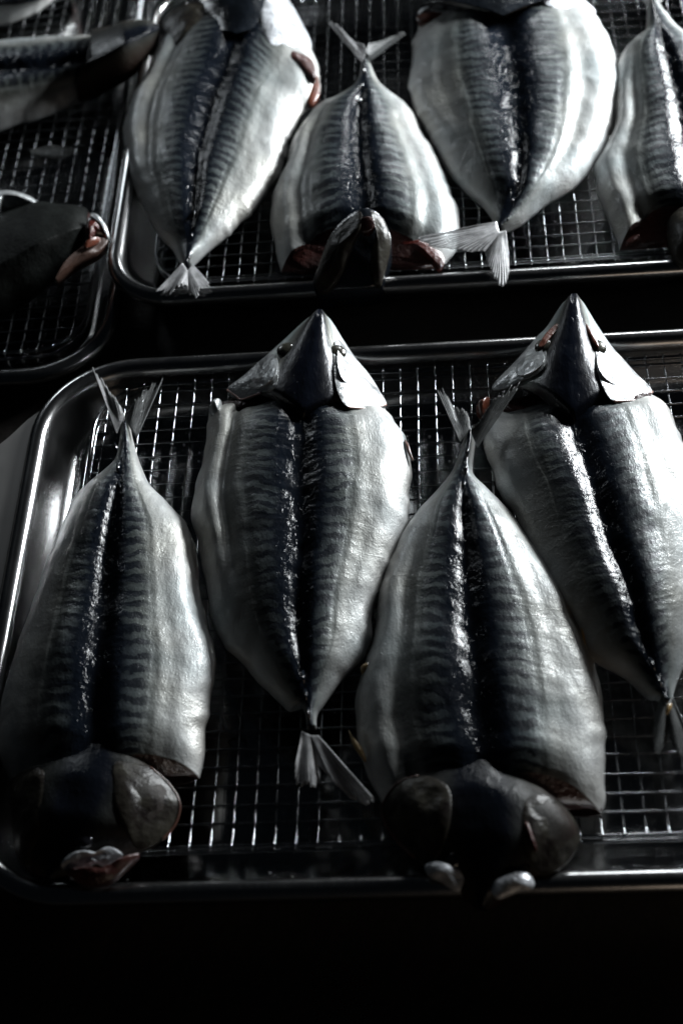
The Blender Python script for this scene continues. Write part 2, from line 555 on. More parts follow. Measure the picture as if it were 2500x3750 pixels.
def loft(name, L, Mid, R, H, mats, parent, z0=0.0015, seed=1, nl=200, nu=36, dome=0.0, vlen0=0.0, bumps=1.0, hmod=None,
         endbulge=(0, 0), zedge=None, ribs=1.0, crown=False, rolls=(.2, .3)):
    """closed body between a left and a right outline with a spine line between them; outlines in picture px, H = [(s, thickness m)]"""
    s = np.linspace(0, 1, nl)
    Hs = smooth1(np.interp(s, [h[0] for h in H], [h[1] for h in H]), 12)
    ze = np.zeros(nl) + z0 if zedge is None else smooth1(np.interp(s, [h[0] for h in zedge], [h[1] for h in zedge]), 12)

    def lift(P, zz):
        P = spline(P, nl)
        return np.array([W(p[0], p[1], z) for p, z in zip(P, zz)])
    Lw, Rw = lift(L, ze + .002), lift(R, ze + .002)
    Mw = lift(Mid, ze + Hs * .8)
    u = np.sin(np.linspace(0, 1, nu + 1) * math.pi / 2 * .72) / math.sin(math.pi / 2 * .72)
    Uc = np.concatenate([-u[::-1], u[1:]])                      # -1..1
    nc = len(Uc)
    half = (np.linalg.norm(Lw - Mw, axis=1) + np.linalg.norm(Rw - Mw, axis=1)) / 2
    along = np.concatenate([[0], np.cumsum(np.linalg.norm(np.diff(Mw, axis=0), axis=1))])
    V = np.zeros((nl, nc, 3))
    for j, uu in enumerate(Uc):
        E = Lw if uu < 0 else Rw
        a = abs(uu)
        V[:, j, :] = Mw * (1 - a) + E * a
        b = endbulge[0] if uu < 0 else endbulge[1]
        if b:
            d = (Mw[-1] - Mw[-12]) / np.linalg.norm(Mw[-1] - Mw[-12])
            wgt = np.clip((s - .8) / .2, 0, 1) ** 2 * 4 * a * (1 - a) * b
            V[:, j, :] += wgt[:, None] * d
    A = np.abs(Uc)[None, :].repeat(nl, 0)
    stalk = np.clip((.032 - half) / .018, 0, 1)[:, None]
    pf = prof_fillet(A)
    pd = prof_dome(A)
    k = np.maximum(stalk, dome)
    pr = pf * (1 - k) + pd * k
    if crown:
        pr = np.interp(A, [0, .30, .40, .50, .75, .93, 1], [1, .98, .92, .78, .42, .2, .03])
        for q in range(nl):
            pr[q] = smooth1(pr[q], 3)
    pr = np.apply_along_axis(lambda c: smooth1(c, 2), 1, pr)
    pr[:, 0] = pr[:, -1] = .03
    X, Y = V[..., 0], V[..., 1]
    h = Hs[:, None] * pr
    fall = np.clip((1 - A) * 6, 0, 1)
    h = h + bumps * fall * (.0015 * vnoise(X / .045, Y / .045, seed) + .0004 * vnoise(X / .015, Y / .015, seed + 3)
                            + .00026 * vnoise(X / .006, Y / .009, seed + 5) * (.4 + A))
    if ribs:
        # muscle segments showing as shallow chevron ribs through the skin
        ph = along[:, None] / .0082 * 2 * math.pi - A * 6.0 + 2.2 * vnoise(X / .02, Y / .02, seed + 8)
        h = h + ribs * .00004 * np.sin(ph) * np.clip(A / .12, 0, 1) * np.clip((.85 - A) / .3, 0, 1) * (1 - k)
    h = h + bumps * (1 - k) * .00036 * vnoise(X / .0030, Y / .0050, seed + 31) * np.clip((.20 - A) / .12, 0, 1)
    h = h - .0005 * np.exp(-((A - .5 - .03 * vnoise(along[:, None] / .03, A * 0, seed + 21)) / .018) ** 2) * (1 - k)
    Usg = Uc[None, :].repeat(nl, 0)
    if not crown and dome < .5:
        amp = np.where(Usg < 0, rolls[0], rolls[1]) * np.clip((s[:, None] - .22) / .25, 0, 1) * (1 + .3 * vnoise(along[:, None] / .05 + Usg * 0, np.sign(Usg) * 3, seed + 41))
        sh = .035 * vnoise(along[:, None] / .06, np.sign(Usg) * 5, seed + 43)
        h = h + amp * (.0034 * np.exp(-((A - .85 - sh) / .10) ** 2) - .0022 * np.exp(-((A - .65 - sh) / .075) ** 2))
    if hmod is not None:
        h = hmod(Usg, s[:, None], h)
    V[..., 2] = ze[:, None] + np.maximum(h, .0004)
    # wavy free edge
    wav = (.0017 * vnoise(along[:, None] / .019 + Usg * 3, Usg * 2, seed + 11) + .0007 * vnoise(along[:, None] / .006 + Usg * 5, Usg * 2, seed + 12)) * np.clip((A - .75) / .25, 0, 1) * bumps * (1 - k)
    perp = np.stack([Rw[:, 0] - Lw[:, 0], Rw[:, 1] - Lw[:, 1]], 1)
    perp /= np.maximum(np.linalg.norm(perp, axis=1), 1e-6)[:, None]
    V[..., 0] += wav * perp[:, None, 0]
    V[..., 1] += wav * perp[:, None, 1]
    top = V.reshape(-1, 3)
    uv = np.stack([Usg * .5 + .5, np.repeat(along[:, None] + vlen0, nc, 1)], 2).reshape(-1, 2)
    # underside
    nb = 5
    B = np.zeros((nl, nb, 3))
    buv = np.zeros((nl, nb, 2))
    for q in range(nb):
        f = (q + 1) / (nb + 1)
        B[:, q, :] = V[:, 0, :] * (1 - f) + V[:, -1, :] * f
        B[:, q, 2] = ze
        buv[:, q, 0] = f
        buv[:, q, 1] = along
    off = nl * nc
    verts = np.vstack([top, B.reshape(-1, 3)])
    uvs = np.vstack([uv, buv.reshape(-1, 2)])
    i = np.arange(nl - 1)[:, None]
    j = np.arange(nc - 1)[None, :]
    a = i * nc + j
    F = np.stack([a, a + 1, a + nc + 1, a + nc], 2).reshape(-1, 4).tolist()
    nF = len(F)

    def bi(r, q):
        if q == 0:
            return r * nc
        if q == nb + 1:
            return r * nc + nc - 1
        return off + r * nb + q - 1
    for r in range(nl - 1):
        for q in range(nb + 1):
            F.append((bi(r, q), bi(r + 1, q), bi(r + 1, q + 1), bi(r, q + 1)))
    for r in (0, nl - 1):
        ring = [r * nc + c for c in range(nc)] + [bi(r, q) for q in range(nb, 0, -1)]
        F.append(tuple(ring if r else reversed(ring)))
    mi = [0] * (len(F) - 1) + [1 if len(mats) > 1 else 0]
    # face up: outline order may be mirrored (head up or head down)
    e1 = V[nl // 2, nc - 1] - V[nl // 2, 0]
    e2 = V[-1, nc // 2] - V[0, nc // 2]
    if np.cross(e1, e2)[2] < 0:
        F = [tuple(reversed(f)) for f in F]
    return mesh_obj(name, verts, F, mats, parent, uvs, mi)


def dome(name, pts, h, mats, parent, z=0.008, seed=1, n=72, rings=14, power=2.2, thick=0.004, bumps=1.0, zk=1.0):
    """curved plate over a closed outline (picture px, optional third value = height of that rim point in cm)"""
    P = np.array([(p[0], p[1], (p[2] * zk / 100 if len(p) > 2 else z)) for p in pts])
    C = spline(P, n, True)
    R3 = np.array([W(*c) for c in C])
    cen = R3.mean(0)
    V, uv = [], []
    for r in range(rings + 1):
        f = math.sin(r / rings * math.pi / 2)
        Q = cen + (R3 - cen) * f
        zz = h * (1 - f ** power) ** .8
        nz = .0011 * bumps * (1 - f ** 3) * (vnoise(Q[:, 0] / .013, Q[:, 1] / .013, seed) + .5 * vnoise(Q[:, 0] / .005, Q[:, 1] / .005, seed + 2))
        Q[:, 2] += zz + nz
        V.append(Q)
        a = np.linspace(0, 2 * math.pi, n, endpoint=False)
        uv.append(np.stack([.5 + .5 * f * np.cos(a), .5 + .5 * f * np.sin(a)], 1))
    low = R3.copy()
    low[:, 2] -= thick
    low = cen + (low - cen) * np.array([.97, .97, 1])
    V.append(low)
    uv.append(uv[-1])
    V = np.vstack(V)
    uv = np.vstack(uv)
    F = []
    for r in range(rings + 1):
        for k in range(n):
            F.append((r * n + k, r * n + (k + 1) % n, (r + 1) * n + (k + 1) % n, (r + 1) * n + k))
    F.append(tuple(range((rings + 1) * n, (rings + 2) * n)))
    x, y = R3[:, 0], R3[:, 1]
    if np.sum(x * np.roll(y, -1) - y * np.roll(x, -1)) > 0:
        F = [tuple(reversed(f)) for f in F]
    return mesh_obj(name, V, F, mats, parent, uv)


def fan(name, base, tips, mat, parent, zb=.012, zt=.006, rays=12, seed=1, rag=.12, curl=0.0, belly=0.0):
    """fin of many rays: base edge (2 points) to a tip curve"""
    rays = int(rays * 1.6)
    rg = random.Random(seed)
    b0, b1 = W(*base[0], zb), W(*base[1], zb)
    per = 6
    nc = rays * per + 1
    T2 = spline(tips, nc)
    rows = 22
    V, uv = [], []
    ln = [1 - rg.random() * rag for _ in range(rays + 1)]
    for j in range(nc):
        q = j / (nc - 1)
        k = min(int(q * rays), rays - 1)
        fr = q * rays - k
        bpt = b0 * (1 - q) + b1 * q
        zt_ = zt[0] * (1 - q) + zt[1] * q if isinstance(zt, tuple) else zt
        tpt = W(T2[j, 0], T2[j, 1], zt_)
        L = ln[k] - (abs(fr - .5) * 2) ** 3 * rag * .6
        for i in range(rows):
            f = i / (rows - 1)
            e = f * L
            p = bpt * (1 - e) + tpt * e
            ridge = (.00035 * math.cos((fr - .5) * 2 * math.pi)) * (.3 + .7 * f)
            wav = .0016 * math.sin(q * 7 + seed) * f + curl * f * f
            p = p + np.array([0, 0, ridge + wav + belly * math.sin(q * math.pi) * (1 - f)])
            V.append(p)
            uv.append((q * rays, f))
    F = []
    for j in range(nc - 1):
        for i in range(rows - 1):
            a = j * rows + i
            F.append((a, a + rows, a + rows + 1, a + 1))
    o = mesh_obj(name, V, F, mat, parent, uv)
    md = o.modifiers.new('thickness', 'SOLIDIFY')
    md.thickness = .0004
    return o


def edge(name, pts, r, mat, parent):
    C = spline([(p[0], p[1], p[2] / 100) for p in pts], 26)
    V, F = tube([W(*c) for c in C], r, 7)
    return mesh_obj(name, V, F, mat, parent)


def eye(parent, x, y, z, r=.0052, iris=True, squash=.55):
    c = W(x, y, z)
    nr, ns = 10, 20

    def cap(rad, sq, lift):
        V, F = [(c[0], c[1], c[2] + rad * sq + lift)], []
        for i in range(1, nr):
            a = math.pi * .75 * i / (nr - 1)
            for k in range(ns):
                b = 2 * math.pi * k / ns
                V.append((c[0] + rad * math.sin(a) * math.cos(b), c[1] + rad * math.sin(a) * math.sin(b), c[2] + rad * sq * math.cos(a) + lift))
        for k in range(ns):
            F.append((0, 1 + k, 1 + (k + 1) % ns))
        for i in range(nr - 2):
            for k in range(ns):
                F.append((1 + i * ns + k, 1 + (i + 1) * ns + k, 1 + (i + 1) * ns + (k + 1) % ns, 1 + i * ns + (k + 1) % ns))
        F.append(tuple(1 + (nr - 2) * ns + k for k in reversed(range(ns))))
        return V, F
    V, F = cap(r, squash, 0)
    e = mesh_obj('eye', V, F, M_IRIS if iris else M_EYE, parent)
    V, F = cap(r * .58, squash * .9, r * squash * .45)
    base = np.array(parent.location)
    V = [tuple(np.array(v) - base) for v in V]
    pu = mesh_obj('pupil', V, F, M_EYE, None)
    pu.parent = e
    return e


def finlets(parent, pts, zz, n=4, size=.009):
    n = 3
    C = spline(pts, n)
    for k in range(n):
        p = W(C[k][0], C[k][1], zz)
        q = W(*(C[min(k + 1, n - 1)] if k < n - 1 else 2 * C[k] - C[k - 1]), zz)
        d = (q - p) / max(np.linalg.norm(q - p), 1e-6)
        s = np.array([-d[1], d[0], 0])
        sz = size * (1 - .1 * k)
        V = [p - s * .0007, p + s * .0007, p + d * sz * .5 + s * .0009 + np.array([0, 0, .0012]), p + d * sz * .5 - s * .0009 + np.array([0, 0, .0012]),
             p + d * sz + np.array([0, 0, .0015]), p + d * sz * .4 - np.array([0, 0, .002])]
        F = [(0, 1, 2, 3), (3, 2, 4), (1, 4, 2), (0, 3, 4), (0, 5, 1), (1, 5, 4), (0, 4, 5)]
        mesh_obj('finlet', V, F, M_BLACK, parent)


FISH = 'split mackerel drying skin side up on wire racks'
H_UP = [(0, .010), (.08, .011), (.2, .017), (.4, .020), (.7, .0225), (.88, .020), (.95, .016), (1, .008)]
H_STD = [(0, .010), (.08, .011), (.2, .017), (.4, .020), (.7, .0225), (.88, .0215), (1, .015)]


def fish(label, cx, cy, z=0.0, group=FISH):
    p = W(cx, cy, z)
    return thing('mackerel', label, 'fish', (p[0], p[1], z), group)


# ------------------------------------------------------------------ C: front left, tail up
f = fish('leftmost mackerel of the front tray, tail up, with bright white right belly', 250, 1500)
loft('body', [(279, 975), (276, 1010), (266, 1062), (240, 1087), (200, 1115), (172, 1145), (150, 1192), (125, 1252), (100, 1312), (80, 1377), (60, 1435), (35, 1506), (10, 1591), (-3, 1650), (-2, 1720), (25, 1790)],
     [(288, 975), (290, 1020), (288, 1060), (276, 1112), (258, 1200), (243, 1300), (236, 1411), (228, 1500), (222, 1600), (218, 1700), (212, 1790)],
     [(298, 975), (306, 1010), (320, 1057), (345, 1112), (380, 1147), (415, 1182), (440, 1217), (452, 1302), (461, 1367), (472, 1430), (491, 1476), (500, 1526), (492, 1586), (480, 1636), (470, 1681), (467, 1736), (456, 1786)],
     H_STD, [M_SKIN, M_FLESH], f, seed=3, rolls=(0.12, 0.2), endbulge=(0, -.010))
fan('tail_fin', ((268, 995), (286, 962)), [(209, 834), (234, 866), (247, 888), (264, 912), (279, 934), (285, 950)], M_FIN, f, .010, (.016, .010), 14, 3, .2)
fan('tail_fin', ((288, 962), (314, 1008)), [(289, 950), (300, 934), (318, 912), (338, 890), (358, 868), (378, 860)], M_FINDARK, f, .010, (.010, .014), 14, 5, .22)
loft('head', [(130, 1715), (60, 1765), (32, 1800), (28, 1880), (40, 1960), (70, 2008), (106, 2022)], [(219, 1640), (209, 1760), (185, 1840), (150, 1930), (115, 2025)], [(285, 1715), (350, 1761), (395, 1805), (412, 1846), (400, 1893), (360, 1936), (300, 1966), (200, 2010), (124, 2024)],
     [(0, .008), (.2, .0165), (.38, .021), (.6, .021), (.85, .015), (1, .007)], [M_HEADSHADED, M_BLACK], f, seed=8, nl=110, nu=26, dome=1, ribs=0, bumps=1.5)
dome('gill_flesh', [(300, 1735), (380, 1733), (430, 1752), (448, 1790), (400, 1802), (340, 1786)], .001, M_CAVITY, f, .003, 4, thick=.0015)
dome('gill_cover', [(262, 1756, 2.0), (296, 1752, 1.8), (350, 1764, 1.3), (390, 1803, .9), (413, 1846, .7), (402, 1893, .6), (360, 1936, .8), (315, 1950, 1.1), (285, 1900, 1.8), (262, 1840, 2.1)], .005, M_CHEEKSHADED, f, .012, 5, power=2.0, thick=.0025)
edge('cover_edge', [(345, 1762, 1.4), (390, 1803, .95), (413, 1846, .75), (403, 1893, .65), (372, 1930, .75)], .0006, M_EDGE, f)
dome('gill_cover', [(30, 1795, .6), (65, 1765, 1.2), (100, 1770, 1.7), (110, 1830, 1.9), (95, 1910, 1.7), (75, 1980, 1.1), (48, 1980, .8), (34, 1950, .6), (26, 1880, .5)], .005, M_CHEEKSHADED, f, .010, 6, thick=.0025)
dome('jaw', [(140, 1986, 1.5), (160, 1963, 1.7), (190, 1953, 1.8), (222, 1957, 1.7), (250, 1945, 1.7), (282, 1962, 1.3), (262, 1976, 1.3), (240, 1988, 1.3), (218, 1982, 1.5), (198, 1997, 1.3), (160, 2002, 1.2)], .0022, M_JAW, f, .016, 7, thick=.0015, bumps=1.3)
dome('jaw', [(150, 2000), (205, 2005), (250, 2008), (290, 1975), (320, 1960), (290, 1992), (248, 2025), (195, 2030)], .004, M_FLESH, f, .014, 8)
eye(f, 196, 1932, .0165, .004, False)
finlets(f, [(278, 1135), (268, 1040)], .016, 5)

# ------------------------------------------------------------------ B: centre, head up


def fold_left(U, s, h):
    g = np.exp(-((U + .70) / .055) ** 2) * np.clip((s - .42) / .2, 0, 1)
    r = np.exp(-((U + .84) / .10) ** 2) * np.clip((s - .4) / .2, 0, 1)
    return h - .0028 * g + .0026 * r


f = fish('centre mackerel of the front tray, head up, with a folded left belly flap', 690, 1200)
loft('body', [(704, 1672), (700, 1640), (690, 1622), (665, 1631), (640, 1611), (600, 1576), (550, 1521), (510, 1466), (489, 1420), (475, 1352), (464, 1302), (453, 1242), (440, 1177), (445, 1127), (460, 1062), (472, 1007), (480, 947), (506, 920)],
     [(714, 1672), (712, 1640), (697, 1560), (690, 1500), (686, 1411), (688, 1300), (690, 1200), (690, 1050), (692, 950), (702, 870)],
     [(726, 1672), (728, 1640), (745, 1615), (784, 1562), (809, 1536), (834, 1501), (849, 1461), (855, 1411), (880, 1340), (912, 1262), (938, 1190), (943, 1127), (938, 1052), (924, 997), (904, 957), (882, 925), (866, 895)],
     H_UP, [M_SKIN, M_FLESH], f, seed=13, rolls=(0.05, 0.2), hmod=fold_left, endbulge=(-.016, -.012))
loft('head', [(722, 722), (700, 733), (650, 777), (600, 822), (550, 867), (523, 893)], [(736, 716), (733, 740), (722, 790), (710, 850), (700, 910), (694, 985)],
     [(748, 722), (764, 738), (790, 780), (817, 820), (846, 854), (870, 892), (885, 929)],
     [(0, .010), (.05, .0150), (.2, .0165), (.6, .0190), (.88, .0195), (1, .0130)], [M_HEAD, M_BLACK], f, seed=14, nl=110, nu=28, dome=1, zedge=[(0, .013), (1, .003)], ribs=0, crown=True, bumps=.7, endbulge=(-.008, -.005))
dome('gill_cover', [(521, 895, .6), (560, 862, .9), (605, 822, 1.3), (632, 815, 1.9), (640, 850, 2.25), (632, 890, 2.2), (600, 900, 1.7), (556, 917, .9)], .002, M_CHEEK, f, .013, 15, bumps=.6, thick=.002)
dome('cheek_plate', [(566, 880, 1.15), (600, 838, 1.5), (628, 828, 2.05), (636, 852, 2.4), (616, 878, 2.2), (588, 890, 1.7)], .0008, M_CHEEK, f, .014, 48, bumps=.8, thick=.002)
edge('cover_edge', [(522, 896, .62), (540, 908, .8), (556, 917, .95), (600, 902, 1.7)], .0006, M_PINK, f)
dome('gill_cover', [(772, 780, 2.0), (797, 800, 1.2), (832, 842, .8), (864, 888, .6), (887, 931, .5), (836, 937, 1.3), (798, 934, 2.0), (775, 900, 2.3), (766, 840, 2.3)], .002, M_CHEEK, f, .014, 16, bumps=.6, thick=.002)
dome('cheek_plate', [(778, 800, 2.15), (800, 812, 1.55), (824, 850, 1.25), (816, 884, 1.55), (790, 874, 2.25), (776, 840, 2.5)], .0008, M_CHEEK, f, .014, 46, bumps=.8, thick=.002)
edge('cover_edge', [(886, 930, .55), (862, 936, .9), (836, 938, 1.3), (798, 935, 2.0)], .0006, M_PINK, f)
dome('gill_flesh', [(510, 925), (560, 922), (640, 915), (650, 945), (600, 950), (520, 948)], .004, M_FLESH, f, .006, 17)
dome('collar_tip', [(481, 945), (488, 925), (505, 918), (510, 930), (505, 952), (490, 955)], .005, M_CHEEK, f, .008, 18)
eye(f, 770, 812, .0195, .0062, True, .5)
eye(f, 660, 806, .0195, .0062, True, .5)
fan('tail_fin', ((694, 1680), (712, 1690)), [(677, 1765), (677, 1784), (684, 1804), (722, 1816), (737, 1798)], M_FIN, f, .008, (.008, .004), 14, 9, .14)
fan('tail_fin', ((712, 1690), (730, 1690)), [(735, 1768), (768, 1804), (822, 1843), (878, 1859)], M_FIN, f, .008, (.004, .012), 14, 19, .16)
dome('pectoral_fin', [(928, 1010), (938, 1020), (946, 1045), (949, 1058), (940, 1048), (932, 1030)], .001, M_ORANGE, f, .006, 20, thick=.001, bumps=.1)
finlets(f, [(694, 1540), (706, 1625)], .016, 5)

# ------------------------------------------------------------------ E: right, head up
f = fish('right mackerel of the front tray, head up with orange tissue beside its eyes', 1390, 1150)
loft('body', [(1522, 1612), (1505, 1605), (1484, 1601), (1434, 1556), (1366, 1521), (1320, 1470), (1270, 1390), (1225, 1300), (1190, 1225), (1172, 1167), (1149, 1132), (1129, 1092), (1114, 1027), (1111, 967), (1098, 935)],
     [(1531, 1612), (1515, 1575), (1499, 1536), (1470, 1461), (1449, 1377), (1424, 1310), (1396, 1240), (1372, 1152), (1346, 1067), (1318, 985), (1306, 880)],
     [(1541, 1612), (1552, 1570), (1572, 1520), (1592, 1440), (1606, 1350), (1612, 1250), (1604, 1150), (1588, 1060), (1560, 985), (1534, 927), (1494, 899), (1476, 872)],
     H_UP, [M_SKIN, M_FLESH], f, seed=23, rolls=(0.15, 0.2), endbulge=(-.012, -.016))
loft('head', [(1300, 688), (1284, 702), (1254, 747), (1229, 772), (1184, 827), (1134, 876)], [(1317, 683), (1314, 720), (1309, 790), (1305, 850), (1308, 930), (1318, 990)],
     [(1332, 686), (1346, 703), (1374, 747), (1409, 797), (1459, 852), (1496, 898)],
     [(0, .010), (.05, .0150), (.2, .0165), (.6, .0190), (.88, .0195), (1, .0130)], [M_HEAD, M_BLACK], f, seed=24, nl=110, nu=28, dome=1, zedge=[(0, .013), (1, .003)], ribs=0, crown=True, bumps=.7, endbulge=(-.010, -.006))
dome('gill_cover', [(1129, 888, .6), (1184, 828, .9), (1225, 784, 1.3), (1248, 790, 2.0), (1254, 830, 2.25), (1236, 856, 2.1), (1200, 872, 1.6), (1160, 892, 1.0)], .002, M_CHEEK, f, .013, 25, bumps=.6, thick=.002)
dome('cheek_plate', [(1172, 850, 1.1), (1210, 806, 1.45), (1240, 800, 2.05), (1248, 828, 2.4), (1228, 850, 2.2), (1196, 862, 1.7)], .0008, M_CHEEK, f, .014, 49, bumps=.8, thick=.002)
dome('gill_cover', [(1370, 795, 2.0), (1405, 800, 1.2), (1455, 852, .8), (1498, 900, .5), (1466, 918, 1.1), (1409, 921, 1.9), (1382, 885, 2.3), (1368, 835, 2.3)], .002, M_CHEEK, f, .014, 26, bumps=.6, thick=.002)
dome('cheek_plate', [(1374, 808, 2.2), (1398, 813, 1.6), (1434, 855, 1.3), (1424, 888, 1.6), (1394, 872, 2.3), (1374, 845, 2.5)], .0008, M_CHEEK, f, .014, 47, bumps=.8, thick=.002)
edge('cover_edge', [(1497, 900, .55), (1482, 911, .85), (1466, 919, 1.1), (1409, 922, 1.9)], .0007, M_PINK, f)
dome('eye_socket', [(1236, 792), (1252, 766), (1276, 744), (1280, 752), (1262, 776), (1246, 794)], .0006, M_ORANGE, f, .0235, 27, thick=.002, bumps=.5)
dome('eye_socket', [(1343, 744), (1350, 748), (1368, 778), (1374, 796), (1364, 790), (1348, 768)], .0006, M_ORANGE, f, .0235, 28, thick=.002, bumps=.5)
eye(f, 1252, 798, .0195, .0062, True, .5)
eye(f, 1366, 800, .0195, .0062, True, .5)
dome('gill_flesh', [(1385, 925), (1440, 918), (1494, 902), (1470, 945), (1430, 955), (1400, 945)], .004, M_FLESH, f, .009, 29)
dome('collar_tip', [(1092, 940), (1098, 928), (1112, 925), (1124, 915), (1120, 935), (1105, 955)], .005, M_ORANGE, f, .006, 30)
fan('tail_fin', ((1518, 1600), (1530, 1618)), [(1502, 1640), (1500, 1690), (1505, 1745), (1535, 1700)], M_FINDARK, f, .008, .004, 12, 29, .08)  # dark fin colour on both lobes stands in for shade over this tail
fan('tail_fin', ((1530, 1618), (1542, 1600)), [(1538, 1700), (1560, 1745), (1590, 1760), (1580, 1690)], M_FINDARK, f, .008, .004, 12, 31, .08)
dome('anal_finlet', [(1526, 1636), (1532, 1618), (1542, 1616), (1540, 1628), (1532, 1640)], .002, M_FAT, f, .014, 32, thick=.001, bumps=.3)
finlets(f, [(1490, 1510), (1522, 1590)], .016, 5)

# ------------------------------------------------------------------ A: centre right, tail up
f = fish('front tray mackerel between two head-up fish, with tail up and dark blurred head', 1090, 1550)
loft('body', [(1070, 990), (1056, 1037), (1034, 1092), (1004, 1127), (949, 1182), (909, 1257), (884, 1312), (866, 1352), (859, 1411), (849, 1476), (831, 1541), (821, 1611), (824, 1661), (834, 1721), (849, 1781), (876, 1842)],
     [(1080, 988), (1074, 1040), (1064, 1110), (1065, 1200), (1070, 1300), (1074, 1411), (1085, 1500), (1095, 1600), (1105, 1700), (1115, 1825)],
     [(1091, 990), (1089, 1027), (1085, 1077), (1094, 1108), (1124, 1132), (1164, 1167), (1199, 1207), (1234, 1252), (1269, 1302), (1299, 1352), (1325, 1395), (1336, 1436), (1351, 1476), (1366, 1536), (1376, 1596), (1384, 1661), (1389, 1731), (1395, 1791), (1398, 1836), (1386, 1870)],
     H_STD, [M_SKIN, M_FLESH], f, seed=33, rolls=(0.75, 0.22), endbulge=(-.006, -.013))
fan('tail_fin', ((1056, 1015), (1078, 985)), [(994, 884), (1014, 886), (1034, 915), (1060, 937), (1078, 960)], M_FINDARK, f, .013, (.010, .010), 14, 33, .22)
fan('tail_fin', ((1080, 990), (1096, 1028)), [(1086, 975), (1105, 958), (1130, 922), (1160, 895), (1203, 868)], M_FINDARK, f, .016, (.020, .024), 14, 35, .18)
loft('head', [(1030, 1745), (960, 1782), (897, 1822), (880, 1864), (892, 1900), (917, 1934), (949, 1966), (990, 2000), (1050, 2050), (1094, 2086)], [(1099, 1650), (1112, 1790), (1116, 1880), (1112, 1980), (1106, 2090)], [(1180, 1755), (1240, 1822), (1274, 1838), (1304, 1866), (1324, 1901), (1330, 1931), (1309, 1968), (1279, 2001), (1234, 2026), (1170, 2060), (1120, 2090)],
     [(0, .008), (.2, .0165), (.38, .022), (.6, .022), (.85, .016), (1, .008)], [M_HEADSHADED, M_BLACK], f, seed=36, nl=120, nu=28, dome=1, ribs=0, bumps=1.5)
dome('gill_flesh', [(1230, 1806), (1284, 1792), (1340, 1800), (1372, 1830), (1380, 1868), (1320, 1874), (1260, 1848)], .001, M_CAVITY, f, .003, 37, thick=.0015)
dome('gill_cover', [(915, 1798, 1.2), (950, 1784, 1.5), (990, 1785, 1.8), (1030, 1810, 2.1), (1036, 1870, 2.2), (1018, 1940, 1.9), (985, 1985, 1.3), (949, 1968, .8), (915, 1936, .6), (889, 1902, .5), (876, 1864, .5), (886, 1832, .8)], .005, M_CHEEKSHADED, f, .012, 38, power=2.0, thick=.0025)
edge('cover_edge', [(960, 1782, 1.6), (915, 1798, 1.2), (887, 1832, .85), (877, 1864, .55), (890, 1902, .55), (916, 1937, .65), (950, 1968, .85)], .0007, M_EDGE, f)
dome('gill_cover', [(1205, 1838, 2.1), (1238, 1824, 1.8), (1276, 1837, 1.3), (1307, 1866, .8), (1327, 1901, .6), (1333, 1931, .5), (1311, 1969, .6), (1279, 1998, .9), (1238, 2008, 1.3), (1208, 1960, 2.0), (1196, 1890, 2.2)], .005, M_CHEEKSHADED, f, .012, 39, power=2.0, thick=.0025)
dome('jaw', [(975, 1990), (1000, 1976), (1045, 1988), (1066, 2005), (1062, 2030), (1050, 2046), (1010, 2024), (985, 2012)], .0028, M_JAW, f, .013, 40, thick=.0015, bumps=1.2)
dome('jaw', [(1134, 2022), (1160, 2006), (1200, 1998), (1224, 2020), (1222, 2042), (1190, 2048), (1144, 2064), (1128, 2045)], .0028, M_JAW, f, .015, 41, thick=.0015, bumps=1.2)
eye(f, 1196, 1992, .0145, .004)
eye(f, 1040, 1974, .0145, .004, False)
dome('gill_slit', [(1205, 1892), (1212, 1890), (1222, 1915), (1232, 1950), (1224, 1950), (1212, 1918)], .0015, M_RED, f, .0225, 42, thick=.002, bumps=.3)
dome('pectoral_fin', [(800, 1676), (808, 1690), (828, 1712), (840, 1740), (838, 1750), (822, 1730), (808, 1705)], .0015, M_FAT, f, .008, 43, thick=.001, bumps=.2)
dome('fat_trim', [(1322, 1408), (1334, 1420), (1342, 1445), (1346, 1478), (1338, 1476), (1330, 1450), (1320, 1428)], .002, M_FAT, f, .007, 44, bumps=1.2)
dome('fat_trim', [(828, 1532), (842, 1522), (854, 1526), (846, 1540), (832, 1544)], .002, M_FAT, f, .007, 45, bumps=.6)
finlets(f, [(1064, 1130), (1072, 1050)], .016, 5)

# ------------------------------------------------------------------ F: back tray left, tail down
f = fish('left mackerel of the back tray, tail down over the tray rim, cheek gleaming white', 480, 300)
loft('body', [(420, 612), (412, 600), (395, 570), (370, 545), (345, 510), (320, 460), (295, 410), (287, 350), (285, 300), (295, 245), (325, 185), (355, 125), (378, 90), (388, 60)],
     [(430, 612), (437, 570), (441, 525), (450, 450), (455, 375), (470, 300), (490, 225), (520, 150), (556, 50), (590, -40)],
     [(440, 612), (452, 600), (490, 565), (545, 520), (590, 470), (625, 425), (650, 370), (668, 310), (690, 262), (722, 236), (735, 195), (730, 140)],
     H_STD, [M_SKIN, M_FLESH], f, seed=53, rolls=(0.75, 0.25))
fan('tail_fin', ((420, 605), (432, 625)), [(362, 668), (352, 676), (390, 678), (425, 662), (432, 672)], M_FIN, f, .012, (.012, .012), 12, 53, .24)
fan('tail_fin', ((428, 628), (442, 608)), [(428, 665), (445, 690), (456, 694), (472, 676), (487, 658), (470, 635)], M_FIN, f, .012, (.012, .012), 12, 55, .24)
loft('head', [(470, -70), (440, -20), (430, 40), (470, 100)], [(600, -90), (590, -30), (575, 20), (545, 90)], [(690, -60), (668, 0), (660, 50), (630, 100)],
     [(0, .016), (.5, .026), (1, .022)], [M_BLACK, M_BLACK], f, seed=56, nl=60, nu=18, dome=1, ribs=0, zedge=[(0, .004), (1, .004)])
